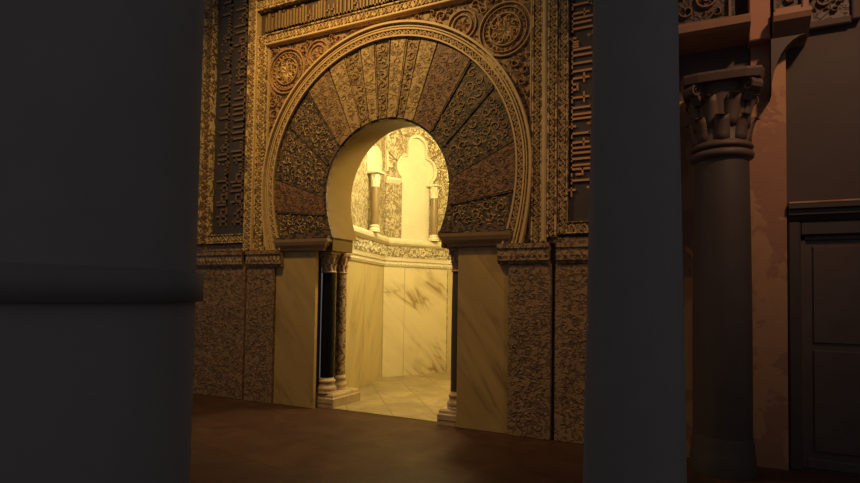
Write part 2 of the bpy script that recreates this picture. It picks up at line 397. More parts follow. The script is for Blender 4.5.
# ------------------------------------------------------------------ horseshoe arch
arch = thing('horseshoe_arch', (CX,0,SPR), 'great horseshoe arch with gold and dark patterned voussoirs around the glowing opening', 'arch')
OX, OZ = -3.38, 2.28
VB = [187,174,160,138,124,113,106,99.6,94,88,82,77,70.5,57,45,25,8,-7]
VK = 'DRDDRGDGDGDGRDDRD'
NV = len(VK)
def vou(k):
    """voussoir k counted from the left springing: outline points"""
    g = .006
    a0 = math.radians(VB[k]) - g/1.2; a1 = math.radians(VB[k+1]) + g/1.2
    ns = 6
    inn = [OPEN.hit(OX, OZ, a0 + (a1-a0)*i/ns) for i in range(ns+1)]
    out = [RIN.hit(OX, OZ, a0 + (a1-a0)*i/ns) for i in range(ns+1)]
    return a0, a1, inn, out
for k in range(NV):
    a0, a1, inn, out = vou(k)
    def clampz(p): return (p[0], max(p[1], SPR + .005))
    inn = [clampz(p) for p in inn]; out = [clampz(p) for p in out]
    if k == 0: inn[0] = (OPEN.cx - OPEN.hw(SPR+.005), SPR+.005); out[0] = (CX - RIN.hw(SPR+.005), SPR+.005)
    if k == NV-1: inn[-1] = (OPEN.cx + OPEN.hw(SPR+.005), SPR+.005); out[-1] = (CX + RIN.hw(SPR+.005), SPR+.005)
    dark = VK[k] == 'D'
    o1 = .04 if dark else .05
    mb = MB(); mb.band(out, inn, -.03, o1)
    if dark:   # a raised fillet all round the sunk field
        mb.ribbon([((out[0][0]*.97+inn[0][0]*.03), (out[0][1]*.97+inn[0][1]*.03))] + [((out[0][0]*.03+inn[0][0]*.97), (out[0][1]*.03+inn[0][1]*.97))], .02, o1, o1+.014)
        mb.ribbon([((out[-1][0]*.97+inn[-1][0]*.03), (out[-1][1]*.97+inn[-1][1]*.03))] + [((out[-1][0]*.03+inn[-1][0]*.97), (out[-1][1]*.03+inn[-1][1]*.97))], .02, o1, o1+.014)
    top = 5 <= k <= 11
    mt = ('v_mid' if top else 'v_dark') if dark else ('v_gold' if VK[k] == 'G' else 'v_tan' if k == 4 else 'v_red')
    v = mb.build('voussoir', mt, arch)
    am = (a0+a1)/2; ha = abs(a1-a0)/2
    if True:
        def inside(x, z):
            if z < SPR + .02: return False
            an = math.atan2(z-OZ, x-OX)
            if an < -PI/2: an += 2*PI
            if abs(an-am) > ha*.93: return False
            rr = math.hypot(x-OX, z-OZ); pi = OPEN.hit(OX, OZ, an); po = RIN.hit(OX, OZ, an)
            return math.hypot(pi[0]-OX, pi[1]-OZ) + .03 < rr < math.hypot(po[0]-OX, po[1]-OZ) - .03
        xs = [p[0] for p in inn+out]; zs = [p[1] for p in inn+out]
        mb = MB(); scroll_fill(mb, inside, (min(xs),max(xs),min(zs),max(zs)), [(.055,300),(.042,500),(.032,700),(.022,900),(.014,900)] if dark else [(.045,300),(.03,500),(.02,600)], 100+k, o1, .012 if dark else .006, .26)
        mb.build('vine_relief', 'v_vine' if dark and not top else 'v_gold' if dark else mt, v)
# archivolt: three mouldings and a running scroll
po, pi_ = ROUT.pts(), RIN.pts()
def lerp_line(t): return [(a[0]*(1-t)+b[0]*t, a[1]*(1-t)+b[1]*t) for a, b in zip(pi_, po)]
mb = MB(); mb.band(lerp_line(0), lerp_line(1), -.03, .06)
av = mb.build('archivolt', 'gold_ring', arch)
mb = MB()
for t0, t1, o in ((0,.10,.085),(.46,.56,.085),(.64,.71,.085),(.86,1.,.11)): mb.band(lerp_line(t0), lerp_line(t1), .055, o)
mb.build('archivolt_fillet', 'fillet', av)
mid = lerp_line(.28); ml = [0]
for i in range(len(mid)-1): ml.append(ml[-1] + math.hypot(mid[i+1][0]-mid[i][0], mid[i+1][1]-mid[i][1]))
def mid_path(u):
    i = 0
    while i < len(ml)-2 and ml[i+1] < u: i += 1
    t = (u-ml[i])/(ml[i+1]-ml[i]); p, q = mid[i], mid[i+1]; l = math.hypot(q[0]-p[0], q[1]-p[1])
    return (p[0]+(q[0]-p[0])*t, p[1]+(q[1]-p[1])*t), (-(q[1]-p[1])/l, (q[0]-p[0])/l)
mb = MB(); vine_strip(mb, mid_path, ml[-1], .03, .06, .018, .11, .012)
mb.build('archivolt_scroll', 'relief_gold', av)
# soffit shell and a dark strip painting the shaded gap at its front edge
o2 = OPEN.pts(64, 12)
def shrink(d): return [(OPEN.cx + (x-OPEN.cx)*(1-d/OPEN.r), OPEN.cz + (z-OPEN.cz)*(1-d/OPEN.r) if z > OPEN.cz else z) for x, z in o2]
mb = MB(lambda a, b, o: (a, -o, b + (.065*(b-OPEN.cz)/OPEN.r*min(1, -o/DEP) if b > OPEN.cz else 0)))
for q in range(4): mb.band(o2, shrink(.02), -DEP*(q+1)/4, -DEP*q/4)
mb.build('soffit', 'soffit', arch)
mb = MB(); mb.band(o2, shrink(.025), .0, .03); mb.build('soffit_gap_shade', 'v_dark', arch)

# imposts
def impost(sgn, label):
    e = OPEN.cx + sgn*(.735); w = OPEN.cx + sgn*1.555            # inner and outer ends
    t = thing('impost_block', ((e+w)/2, 0, 1.93), label, 'impost')
    mb = MB(); prof = [(.0,1.93),(.055,1.935),(.06,1.965),(.10,2.0),(.115,2.04),(.12,2.075),(.0,2.078)]
    # inner side steps out over the columns
    n = len(prof); vs = []
    for o, z in prof: vs.append((w, -o, z))
    tp = [-.11,-.10,-.08,-.04,-.015,0,0]
    for (o, z), d in zip(prof, tp): vs.append((e - sgn*d*-1*-1, -o, z))
    for (o, z), d in zip(prof, tp): vs.append((e - sgn*d*-1*-1, .44, z))
    fs = [[i, n+i, n+(i+1)%n, (i+1)%n] for i in range(n)] + [[n+i, 2*n+i, 2*n+(i+1)%n, n+(i+1)%n] for i in range(n-1)]
    fs += [list(range(n)), [n-1, 2*n-1, 3*n-1], [n, 0, 2*n]]
    # closing faces
    vs += [(w, .0, 1.93), (w, .0, 2.078), (w,.03,1.93)]
    mb.add(vs, fs[:-2])
    mb.box(min(e+sgn*.13, w), max(e+sgn*.13, w), -.0, .03, 1.93, 2.078)
    x0, x1 = sorted((e + sgn*.115, e + sgn*.0)); 
    mb.box(min(e+sgn*.004, e+sgn*.25), max(e+sgn*.004, e+sgn*.25), -.1, .44, 2.04, 2.086)
    mb.box(min(e+sgn*.11, e+sgn*.25), max(e+sgn*.11, e+sgn*.25), -.05, .44, 1.93, 2.04)
    mb.build('moulding', 'impost', t)
    mb = MB(); x0, x1 = sorted((e+sgn*.004, w)); mb.rect(x0, x1, 2.078, 2.1, .0, .10); mb.build('fillet', 'v_dark', t)  # dark strip painted in for the shaded gap above the impost
    mb = MB(); mb.box(*sorted((e - sgn*.004, e + sgn*.1)), .0, .42, 1.935, 2.09); mb.build('jamb_facing', 'soffit', t)
    return t
impost(-1, 'moulded stone impost at the left foot of the arch above the black column')
impost(1, 'moulded stone impost at the right foot of the arch above the plain marble slab')

# ------------------------------------------------------------------ spandrels
AL, AR, AT = -5.18, -1.61, 4.65       # rectangle inside the alfiz
def spandrel(sgn, label, mc, mr):
    t = thing('spandrel_panel', (CX + sgn*1.5, 0, 3.9), label, 'carved panel')
    half = [(x, z) for x, z in po if (x-CX)*sgn >= -1e-6]
    if sgn > 0: half = half[::-1]             # from the foot up to the crown
    edge = AL if sgn < 0 else AR
    poly = [(edge, 1.95)] + [p for p in half if (p[0]-edge)*sgn < 0] + [(CX, AT), (edge, AT)]
    mb = MB(); mb.prism(poly, -.03, .02); mb.build('carved_ground', 'ground', t)
    mb = MB(); mb.ribbon([(edge - sgn*.02, 2.0), (edge - sgn*.02, AT-.02), (CX, AT-.02)], .02, .02, .05); mb.build('edge_fillet', 'fillet', t)
    mb = MB(); (ma, mz) = mc
    def circ(r, n=40): return [(ma + r*math.cos(2*PI*i/n), mz + r*math.sin(2*PI*i/n)) for i in range(n)]
    mb.ribbon(circ(mr), .022, .02, .045, True); mb.ribbon(circ(mr*.84), .012, .02, .04, True); mb.ribbon(circ(mr*.6), .018, .02, .045, True)
    for i in range(22):
        an = 2*PI*i/26; mb.leaf(ma + mr*.66*math.cos(an), mz + mr*.66*math.sin(an), an, mr*.2, mr*.12, .02, .045)
    md = mb.build('medallion', 'relief', t)
    mb = MB()
    for i in range(8):
        an = 2*PI*i/8; mb.leaf(ma + mr*.08*math.cos(an), mz + mr*.08*math.sin(an), an, mr*.46, mr*.2, .02, .055)
        spiral(mb, ma + mr*.4*math.cos(an+.4), mz + mr*.4*math.sin(an+.4), mr*.13, .02, .03, .012, an, 1, 3)
    mb.lathe(0, 0, [(.001,0)], 3) if False else None
    mb.build('rosette', 'relief_gold', md)
    def inside(x, z):
        if abs(x-CX) > abs(edge-CX)-.035 or z > AT-.04 or z < 2.02 or (x-CX)*sgn < 0: return False
        if ROUT.inside(x, z) or math.hypot(x-ma, z-mz) < mr+.02: return False
        return math.hypot(x-CX, z-2.77) > 1.80
    xs = sorted((edge, CX)); mb = MB()
    # a second, smaller circle beside the medallion
    a2, z2, r2 = ma - sgn*mr*1.72, mz + .14, mr*.58
    for r in (1., .68): mb.ribbon([(a2 + r2*r*math.cos(2*PI*i/30), z2 + r2*r*math.sin(2*PI*i/30)) for i in range(30)], .016, .02, .042, True)
    for i in range(6): mb.leaf(a2, z2, i*PI/3, r2*.6, r2*.3, .02, .05)
    ins2 = lambda x, z: inside(x, z) and math.hypot(x-a2, z-z2) > r2+.015
    scroll_fill(mb, ins2, (xs[0], xs[1], 2.0, AT), [(.10,300),(.07,600),(.05,1200),(.035,2000),(.022,2500)], 11+sgn, .02, .028, .22)
    mb.build('scrollwork', 'relief', t)
spandrel(-1, 'carved spandrel with round medallion left of the arch crown', (-4.86,4.26), .285)
spandrel(1, 'carved spandrel with large round medallion right of the arch crown', (-1.92,4.22), .285)

# ------------------------------------------------------------------ alfiz frame
TOPZ = 6.0
fr = thing('arch_frame', (CX,0,1.95), 'gilded rectangular frame of carved bands enclosing the whole arch', 'frame')
def frame_strip(name, a0, a1, b0, b1, off, vert, mat='gold_band', wl=.105, edge=.018, rel='relief_gold'):
    mb = MB(); v = strip(mb, a0, a1, b0, b1, off, vert, edge, .022, wl); o = mb.build(name, mat, fr); v.build('running_scroll', rel, o)
frame_strip('inner_band', -5.32, AL, 1.95, 4.79, .055, True)
frame_strip('inner_band', AR, -1.50, 1.95, 4.79, .055, True)
frame_strip('inner_band', AL, AR, AT, 4.79, .055, False)
mb = MB(); mb.rect(AL, AR, AT-.016, AT+.012, 0, .09, .006); mb.build('drip_moulding', 'fillet', fr)
frame_strip('outer_band', -5.47, -5.33, 1.95, TOPZ, .085, True)
frame_strip('outer_band', -1.44, -1.345, 2.0, TOPZ, .085, True)
frame_strip('outer_band', -5.33, -1.44, 5.11, 5.27, .085, False)
frame_strip('outer_band', -5.33, -1.44, 5.28, 5.46, .10, False)
mb = MB(); mb.rect(-1.495, -1.445, 1.95, TOPZ, 0, .12, .016); mb.build('roll_moulding', 'fillet', fr)
mb = MB(); mb.rect(-5.335, -5.318, 1.95, 5.10, 0, .12, .006); mb.build('roll_moulding', 'fillet', fr)

# ------------------------------------------------------------------ inscription panels
t = thing('inscription_panel', (-3.4,0,4.8), 'long brown inscription band of tall upright letters above the arch', 'inscription', 'inscription bands around the arch')
mb = MB(); mb.rect(-5.31, -1.50, 4.795, 5.105, 0, .03); mb.build('ground', 'band_brown', t)
mb = MB()
kufic(mb, lambda u, v: (-5.25 + u, 4.825 + v), 3.75, .25, .03, .02, 3, .62, 'ALHHLKHLAD'); mb.build('lettering', 'letter_brown', t)
t = thing('inscription_panel', (-5.8,0,2.2), 'dark upright inscription band with dim letters beside the big foreground column', 'inscription', 'inscription bands around the arch')
mb = MB(); mb.rect(-6.11, -5.50, 2.19, TOPZ, 0, .03); mb.build('ground', 'band_dark', t)
mb = MB()
kufic(mb, lambda u, v: (-5.56 - v, 2.28 + u), 3.6, .23, .03, .018, 5)
kufic(mb, lambda u, v: (-5.84 - v, 2.28 + u), 3.6, .2, .03, .018, 6)
mb.build('lettering', 'letter_dim', t)
mb = MB(); v = strip(mb, -6.15, -5.48, 2.06, 2.18, .07, False, .016, .02, .13); o = mb.build('border', 'gold_band', t); v.build('running_scroll', 'relief_gold', o)
mb = MB(); mb.rect(-6.45, -5.33, 1.95, 2.05, 0, .05, .01); mb.build('lower_moulding', 'dado_frieze', t)
t = thing('inscription_panel', (-1.0,0,2.2), 'dark upright inscription band with gold letters cut off by the right foreground column', 'inscription', 'inscription bands around the arch')
mb = MB(); mb.rect(-1.24, -.55, 2.16, TOPZ, 0, .03); mb.build('ground', 'band_dark', t)
mb = MB()
kufic(mb, lambda u, v: (-1.215 + v, 5.95 - u), 3.65, .23, .03, .02, 9, .8, tw=.02); mb.build('lettering', 'letter_gold', t)
mb = MB(); v = strip(mb, -1.34, -1.245, 2.03, TOPZ, .06, True, .012, .02, .12); o = mb.build('border', 'gold_band', t); v.build('running_scroll', 'relief_gold', o)
mb = MB(); v = strip(mb, -1.245, -.5, 2.03, 2.15, .06, False, .012, .02, .12); o = mb.build('border', 'gold_band', t); v.build('running_scroll', 'relief_gold', o)
mb = MB(); mb.rect(-1.44, -.3, 1.94, 2.0, 0, .05, .008); mb.build('lower_moulding', 'dado_frieze', t)

t = thing('carved_border', (-.45,0,2.0), 'narrow upright carved border behind the right foreground column', 'carved border')
for a0, a1 in ((-.50,-.39),(-.38,-.28)):
    mb = MB(); v = strip(mb, a0, a1, 2.03, TOPZ, .075, True, .018, .022, .14); o = mb.build('carved_strip', 'gold_band', t); v.build('running_scroll', 'relief', o)
t = thing('carved_border', (-6.3,0,2.0), 'narrow upright border of two carved strips at the edge of the big left column', 'carved border')
for a0, a1 in ((-6.47,-6.31),(-6.30,-6.13)):
    mb = MB(); v = strip(mb, a0, a1, 2.06, TOPZ, .075, True, .018, .022, .14); o = mb.build('carved_strip', 'gold_band', t); v.build('running_scroll', 'relief', o)

# ------------------------------------------------------------------ dado
def dado(name, a0, a1, c0, c1, label, cat, off, seed, zc=1.74):
    t = thing(name, ((a0+a1)/2, 0, 0), label, cat)
    mb = MB(); mb.rect(a0, a1, .0, zc, -.03, off, .006); fld = mb.build('carved_field', 'dado', t)
    mb = MB(); scroll_fill(mb, lambda x, z: a0+.04 < x < a1-.04 and .06 < z < zc-.04, (a0,a1,0,zc), [(.055,700),(.04,1500),(.028,2000)], seed, off, .006, .24)
    mb.build('scroll_relief', 'dado', fld)
    mb = MB(); mb.mould([(-.03,zc),(off+.01,zc),(off+.02,zc+.03),(off+.035,zc+.035),(off+.035,zc+.15),(off+.05,zc+.16),(off+.05,1.945),(-.03,1.945)], c0, c1); co = mb.build('cornice', 'dado_frieze', t)
    mb = MB(); n = max(2, int((c1-c0)/.06))
    for i in range(n): mb.leaf(c0 + (i+.5)*(c1-c0)/n, zc+.05, PI/2, .085, .045, off+.035, off+.05)
    mb.build('leaf_row', 'dado_frieze', co)
dado('carved_dado_panel', -6.6, -5.475, -6.6, -5.50, 'wide carved stone wall panel beside the big left foreground column', 'carved panel', .05, 21)
dado('carved_pilaster', -5.43, -4.97, -5.42, -4.84, 'narrow carved stone pilaster left of the veined marble slab', 'pilaster', .06, 22)
dado('carved_pilaster', -1.845, -1.40, -1.955, -1.415, 'narrow carved stone pilaster right of the dim marble slab', 'pilaster', .06, 23)
dado('carved_dado_panel', -1.365, -.27, -1.35, -.27, 'wide carved wall panel half hidden by the right foreground column', 'carved panel', .045, 24)
def slab(label, a0, a1):
    mb = MB(); mb.rect(a0, a1, 0, 1.93, -.03, .02, .004); return tag(mb.build('marble_slab', 'marble_dado'), label, 'marble slab')
slab('veined tan marble slab on the wall left of the black column', -4.965, -4.335)
slab('dim plain marble slab on the wall right of the opening', -2.425, -1.85)

# ------------------------------------------------------------------ columns
def capital(t, cx, cy, z0, z1, r0, hw, m1, m2, seg=20, vol=True):
    H = z1-z0
    bell = lambda q: r0*(1.0 + .12*q + .5*max(0, q-.55)**1.4*(hw/r0 - .9)*1.5)
    mb = MB(); mb.lathe(cx, cy, [(r0*1.0,z0),(r0*1.16,z0+.02*H),(r0*1.2,z0+.05*H),(r0*1.12,z0+.09*H)] + [(bell(q), z0 + H*q) for q in (.12,.3,.5,.65,.78,.88)], seg)
    cap = mb.build('capital', m1, t)
    mb = MB()
    for row, (q0, q1, cnt, ph) in enumerate(((.1,.48,8,0.),(.3,.76,8,PI/8))):
        for k in range(cnt):
            an = ph + 2*PI*k/cnt; vs = []
            for i in range(6):
                u = i/5; q = q0 + (q1-q0)*min(1, u*1.12) - (.06 if i == 5 else 0)
                rad = bell(q) + r0*(.05 + .30*u**2.2); wa = (.30 - .14*u*u)*(1 if i < 5 else .5)
                for s_, dr in ((-1,-.05),(0,.04),(1,-.05)):
                    vs.append((cx + (rad+dr*r0)*math.cos(an+s_*wa), cy + (rad+dr*r0)*math.sin(an+s_*wa), z0+H*q))
            o = len(vs); vs += [(cx + (x-cx)*.84, cy + (y-cy)*.84, z) for x, y, z in vs]
            fs = []
            for i in range(5):
                for j in range(2):
                    a = i*3+j; fs.append([a, a+1, a+4, a+3]); fs.append([o+a, o+a+3, o+a+4, o+a+1])
            rim = [0,1,2,5,8,11,14,17,16,15,12,9,6,3]
            for i in range(len(rim)): a, b = rim[i], rim[(i+1) % len(rim)]; fs.append([a, b, o+b, o+a])
            mb.add(vs, fs, True)
    mb.build('acanthus_leaf_ring', m2, cap)
    if vol:
        mb = MB()
        for k in range(4):
            an = PI/4 + k*PI/2; e = Vector((math.cos(an), math.sin(an), 0)); tn = Vector((-e.y, e.x, 0))
            c0 = Vector((cx, cy, z0 + .79*H)) + e*hw*1.12; n = 14; rv = .11*H
            # scroll drawn in the plane of e and z, with thickness along tn
            vs = []; fs = []
            for i in range(n+1):
                u = i/n; rr = rv*(1 - .75*u); a = PI*.9 - u*2*PI*1.5
                for dr in (1, .66):
                    q = c0 + e*rr*dr*math.cos(a) + Vector((0,0,rr*dr*math.sin(a)))
                    for s_ in (-1, 1): vs.append(tuple(q + tn*s_*.028*(hw/.12)**.8))
            for i in range(n):
                a, b = 4*i, 4*i+4; fs += [[a,a+1,b+1,b],[a+2,b+2,b+3,a+3],[a,b,b+2,a+2],[a+1,a+3,b+3,b+1]]
            fs += [[0,2,3,1],[4*n,4*n+1,4*n+3,4*n+2]]
            mb.add(vs, fs)
            q0 = Vector((cx, cy, z0+.62*H)) + e*r0*1.05; q1 = c0 + Vector((0,0,rv*.8)) - e*rv*.4
            mid_ = (q0+q1)/2 - Vector((0,0,.04*H)); w = .022*(hw/.12)**.8
            vv = []
            for q in (q0, mid_, q1):
                vv += [tuple(q + tn*w + e*w), tuple(q - tn*w + e*w), tuple(q - tn*w - e*w), tuple(q + tn*w - e*w)]
            mb.add(vv, [[0,1,2,3],[11,10,9,8]] + [[4*i+j, 4*i+(j+1)%4, 4*i+4+(j+1)%4, 4*i+4+j] for i in range(2) for j in range(4)])
        mb.build('volute_set', m2, cap)
    mb = MB(); pts = []
    for k in range(4):
        a0 = PI/4 + k*PI/2
        for i in range(6):
            u = i/6; a = a0 + u*PI/2; d = abs(math.cos(((u*PI/2)) - PI/4)); rad = hw*1.36*(1 - .22*math.sin(u*PI))
            pts.append((cx + rad*math.cos(a), cy + rad*math.sin(a)))
    n = len(pts)
    mb.add([(x,y,z0+.88*H) for x,y in pts] + [(cx+(x-cx)*1.05, cy+(y-cy)*1.05, z1-.03*H) for x,y in pts] + [(cx+(x-cx)*1.05, cy+(y-cy)*1.05, z1) for x,y in pts],
           [list(range(n))[::-1], list(range(2*n,3*n))] + [[r*n+i, r*n+(i+1)%n, (r+1)*n+(i+1)%n, (r+1)*n+i] for r in range(2) for i in range(n)])
    mb.build('abacus', m1, cap)
def base_prof(r, z0, z1):
    H = z1-z0; P = [(r*1.42,z0),(r*1.42,z0+.12*H)]
    P += [(r*(1.30 + .14*math.cos(a)), z0 + H*(.27 + .15*math.sin(a))) for a in (-1.2,-.6,0,.6,1.2)]
    P += [(r*1.2,z0+.48*H),(r*1.14,z0+.56*H),(r*1.17,z0+.64*H)]
    P += [(r*(1.15 + .12*math.cos(a)), z0 + H*(.76 + .1*math.sin(a))) for a in (-1.2,-.5,0,.5,1.2)]
    return P + [(r*1.06,z0+.9*H),(r,z1)]
def jamb_column(cx, cy, r, mat, capmat, label, hw):
    t = thing('jamb_column', (cx,cy,.17), label, 'column')
    mb = MB(); mb.lathe(cx, cy, base_prof(r, .17, .36), 28); mb.build('base', 'base', t)
    mb = MB(); mb.lathe(cx, cy, [(r,.36),(r*1.01,.8),(r*.99,1.3),(r*.94,1.665)], 28); mb.build('shaft', mat, t)
    capital(t, cx, cy, 1.665, 1.928, r*.95, hw, capmat, capmat)
jamb_column(-4.295, .20, .085, 'black', 'capital', 'slender polished black column at the left side of the glowing opening', .10)
jamb_column(-4.315, .50, .068, 'mottled', 'capital_red', 'slender mottled brown column behind the black column', .082)
jamb_column(-2.475, .14, .083, 'rshaft', 'capital', 'slender dark column edge at the right side of the glowing opening', .095)
def pedestal(x0, x1, y0, label):
    t = thing('column_pedestal', ((x0+x1)/2, y0+.3, 0), label, 'pedestal')
    mb = MB(); 
    def ring_(z, d): return [(x0+d,y0+d,z),(x1-d,y0+d,z),(x1-d,y0+.6-d,z),(x0+d,y0+.6-d,z)]
    L = [(0,-.0),(.11,.0),(.125,.012),(.15,.016),(.17,.03)]
    vs = []
    for z, d in L: vs += ring_(z, d)
    mb.add(vs, [[3,2,1,0],[16,17,18,19]] + [[r*4+i, r*4+(i+1)%4, r*4+4+(i+1)%4, r*4+4+i] for r in range(4) for i in range(4)])
    mb.build('plinth', 'base', t)
    mb = MB(); mb.ribbon([(x0+.02,.06),(x1-.02,.06)], .012, -y0, -y0+.006); mb.build('incised_line', 'impost', t)
pedestal(-4.47, -4.115, .09, 'worn stone pedestal carrying the black and mottled columns')
pedestal(-2.66, -2.39, .0, 'worn stone pedestal under the dark column at the right jamb')

# ------------------------------------------------------------------ inside the niche
fAB, LAB = plane_map(A_, B_); fBC, LBC = plane_map(B_, C_); fCD, LCD = plane_map(C_, D_)
co = thing('niche_cornice', (-4.6,2.2,1.9), 'pale carved cornice running around the niche wall above the marble slabs', 'cornice')
prof = [(0,1.88),(.03,1.885),(.045,1.92),(.04,1.965),(.06,1.975),(.065,2.03),(.07,2.04),(.075,2.23),(.10,2.245),(.125,2.275),(.13,2.315),(.12,2.35),(.10,2.36),(0,2.36)]
for f, L, a in ((fAB, LAB, .15), (fBC, LBC, 0), (fCD, LCD, 0)):
    mb = MB(f); mb.mould([p for p in prof if p[1] <= 2.04] + [(0,2.04)], a, L); mb.build('lower_moulding', 'niche_stone', co)
    mb = MB(f); mb.mould([(0,2.04),(.07,2.04),(.075,2.23),(0,2.23)], a, L); fz = mb.build('frieze', 'niche_frieze', co)
    mb = MB(f); g, l = line_path(a+.03, 2.13, L-.03, 2.13); scroll_fill(mb, lambda x, z: a+.02 < x < L-.02 and 2.05 < z < 2.22, (a,L,2.05,2.22), [(.075,60),(.05,200),(.03,300),(.02,300)], 41, .072, .02, .3)
    n = int((L-a)/.075)
    for i in range(n): mb.leaf(a + (i+.5)*(L-a)/n, 1.90, PI/2, .065, .045, .04, .055)
    mb.build('leaf_relief', 'niche_stone', fz)
    mb = MB(f); mb.mould([(0,2.23)] + [p for p in prof if p[1] >= 2.23], a, L); mb.build('ledge', 'niche_stone', co)
def nslab(f, a0, a1, mat, label, off=.012):
    mb = MB(f); mb.rect(a0, a1, .0, 1.88, 0, off, .003); tag(mb.build('marble_slab', mat), label, 'marble slab')
nslab(fAB, .28, 1.15, 'marble_side', 'golden marble slab inside the niche nearest to the mottled column')
nslab(fAB, 1.155, LAB-.012, 'marble_side', 'golden marble slab inside the niche next to the inner corner')
nslab(fBC, .012, .44, 'marble_room', 'strongly veined narrow marble slab right of the niche corner')
nslab(fBC, .445, LBC-.012, 'marble_room', 'wide pale marble slab with slanting veins at the back of the niche')
nslab(fCD, .012, LCD-.02, 'marble_side', 'pale marble slab inside the niche beside the dark right column')

def trefoil(cx, hw, zb, zs, rl, zl, rt, zt):
    """outline of a three lobed arch from the lower left corner over to the lower right"""
    P = [(cx-hw, zb), (cx-hw, zs)]
    for i in range(11): a = PI*1.3 - i*PI*.8/10; P.append((cx - hw*.62 + rl*math.cos(a), zl + rl*math.sin(a)))
    for i in range(13): a = PI*1.1 - i*PI*1.2/12; P.append((cx + rt*math.cos(a), zt + rt*math.sin(a)))
    for i in range(11): a = PI*.5 - i*PI*.8/10; P.append((cx + hw*.62 + rl*math.cos(a), zl + rl*math.sin(a)))
    return P + [(cx+hw, zs), (cx+hw, zb)]
def blind_arch(f, cx, label, cxl=(0,9)):
    q = f(cx, 2.36, 0); t = thing('blind_arch', q, label, 'blind arch')
    P = trefoil(cx, .295, 2.37, 3.32, .20, 3.62, .185, 3.98)
    mb = MB(f); mb.prism(P, .0, .012); mb.build('smooth_panel', 'niche_stone', t)
    mb = MB(f); cc = (cx, 3.62)
    def grow(d): return [(cx + (x-cx)*(1 + d/.35), zz if zz < 3.4 else cc[1] + (zz-cc[1])*(1 + d/.42)) for x, zz in P]
    mb.band(grow(.01)[1:-1], grow(.05)[1:-1], 0, .055); mb.build('lobed_moulding', 'niche_stone', t)
    for i in range(9):
        a = PI*.03 + i*PI*.94/9; a1 = a + PI*.94/9 - .02
        pts = []
        def edge(an):
            # distance of the lobed outline along a ray
            best = .3
            for x, zz in grow(.06):
                if zz > 3.4 and abs(math.atan2(zz-3.5, x-cx) - an) < .16: best = max(best, math.hypot(x-cx, zz-3.5))
            return best
        r0, r1 = max(edge(a), edge(a1)) + .01, .84
        lim = lambda r, an: (max(cxl[0], min(cxl[1], cx + r*math.cos(an))), 3.5 + r*math.sin(an))
        mb = MB(f); mb.prism([lim(r0,a1), lim(r0,a), lim(r1,a), lim(r1,(a+a1)/2), lim(r1,a1)], .0, .06 if i % 2 else .02)
        mb.build('voussoir', 'niche_pale_carved' if i % 2 else 'niche_frieze', t)
    mb = MB(f); mb.ribbon([(max(cxl[0]+.02,min(cxl[1]-.02, cx + .88*math.cos(a*PI/24))), 3.5 + .88*math.sin(a*PI/24)) for a in range(25)], .045, 0, .05); mb.build('outer_moulding', 'niche_stone', t)
    return t
blind_arch(fBC, .655, 'pale three-lobed blind arch at the back of the glowing niche', (.01, LBC-.01))
def colonnette(f, a, off, label, r=.058, ztop=3.36, hwf=1.5):
    q = f(a, 2.36, off); cx, cy = q[0], q[1]
    t = thing('colonnette', (cx,cy,2.362), label, 'colonnette', 'small colonnettes of the niche')
    mb = MB(); mb.lathe(cx, cy, base_prof(r, 2.362, 2.47), 18); mb.build('base', 'niche_stone', t)
    mb = MB(); mb.lathe(cx, cy, [(r,2.47),(r*.98,2.8),(r*.93,ztop-.24)], 18); mb.build('shaft', 'niche_shaft', t)
    capital(t, cx, cy, ztop-.24, ztop, r*.95, r*hwf, 'niche_stone', 'niche_stone', 16, False)
colonnette(fAB, 1.28, .12, 'small dark-shafted colonnette on the ledge left of the lobed panel', .062, 3.29, 1.7)
colonnette(fBC, .985, .115, 'small dark-shafted colonnette on the ledge right of the lobed panel', .068)
# rounded panel over the left colonnette, and the pale pier between it and the lobed panel
f = fAB; mb = MB(f)
P = [(1.24,3.31)] + [(1.46 - .25*math.cos(PI*i/14), 3.54 + .20*math.sin(PI*i/14)) for i in range(15)] + [(1.68,3.31)]
mb.prism(P, .0, .09); tag(mb.build('rounded_panel', 'niche_stone'), 'smooth pale round-topped block above the left colonnette', 'stone block')
t = thing('carved_pier', fBC(.15, 2.36, .0), 'pale carved pier strip between the left colonnette and the lobed panel', 'pier')
mb = MB(fBC); mb.rect(.02, .29, 2.362, 3.30, 0, .03, .004); mb.build('carved_shaft', 'niche_carved', t)
mb = MB(fBC); mb.mould([(0,3.30),(.035,3.30),(.07,3.36),(.07,3.40),(0,3.40)], .005, .30); mb.build('cap_moulding', 'niche_stone', t)

# ------------------------------------------------------------------ right-hand bay
t = thing('plaster_pilaster', (.17,0,0), 'peeling orange plaster pilaster behind the brown column', 'pilaster')
mb = MB(); mb.prism([(-.27,0),(.59,0),(.59,3.62),(.33,3.62),(.33,3.22),(-.27,3.22)], -.12, .0); mb.build('plaster_face', 'plaster', t)
mb = MB(); mb.rect(.31, .47, 3.62, 6.2, -.12, .14, .01); mb.build('upper_strip', 'plaster', t)
cx, cy = .095, -.30
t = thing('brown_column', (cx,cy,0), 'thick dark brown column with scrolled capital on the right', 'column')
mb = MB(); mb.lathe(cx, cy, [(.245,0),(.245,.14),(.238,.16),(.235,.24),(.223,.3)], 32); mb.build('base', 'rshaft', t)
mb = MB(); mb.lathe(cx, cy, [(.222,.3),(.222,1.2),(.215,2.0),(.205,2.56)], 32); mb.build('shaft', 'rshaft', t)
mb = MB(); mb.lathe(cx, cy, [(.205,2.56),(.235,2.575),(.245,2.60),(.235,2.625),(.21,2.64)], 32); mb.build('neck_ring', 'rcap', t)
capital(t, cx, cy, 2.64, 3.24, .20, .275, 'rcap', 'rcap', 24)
mb = MB(); mb.box(-.29, .325, .03, .12, 3.225, 3.66)  # back of the recess; dark colour stands in for shade under the moulding
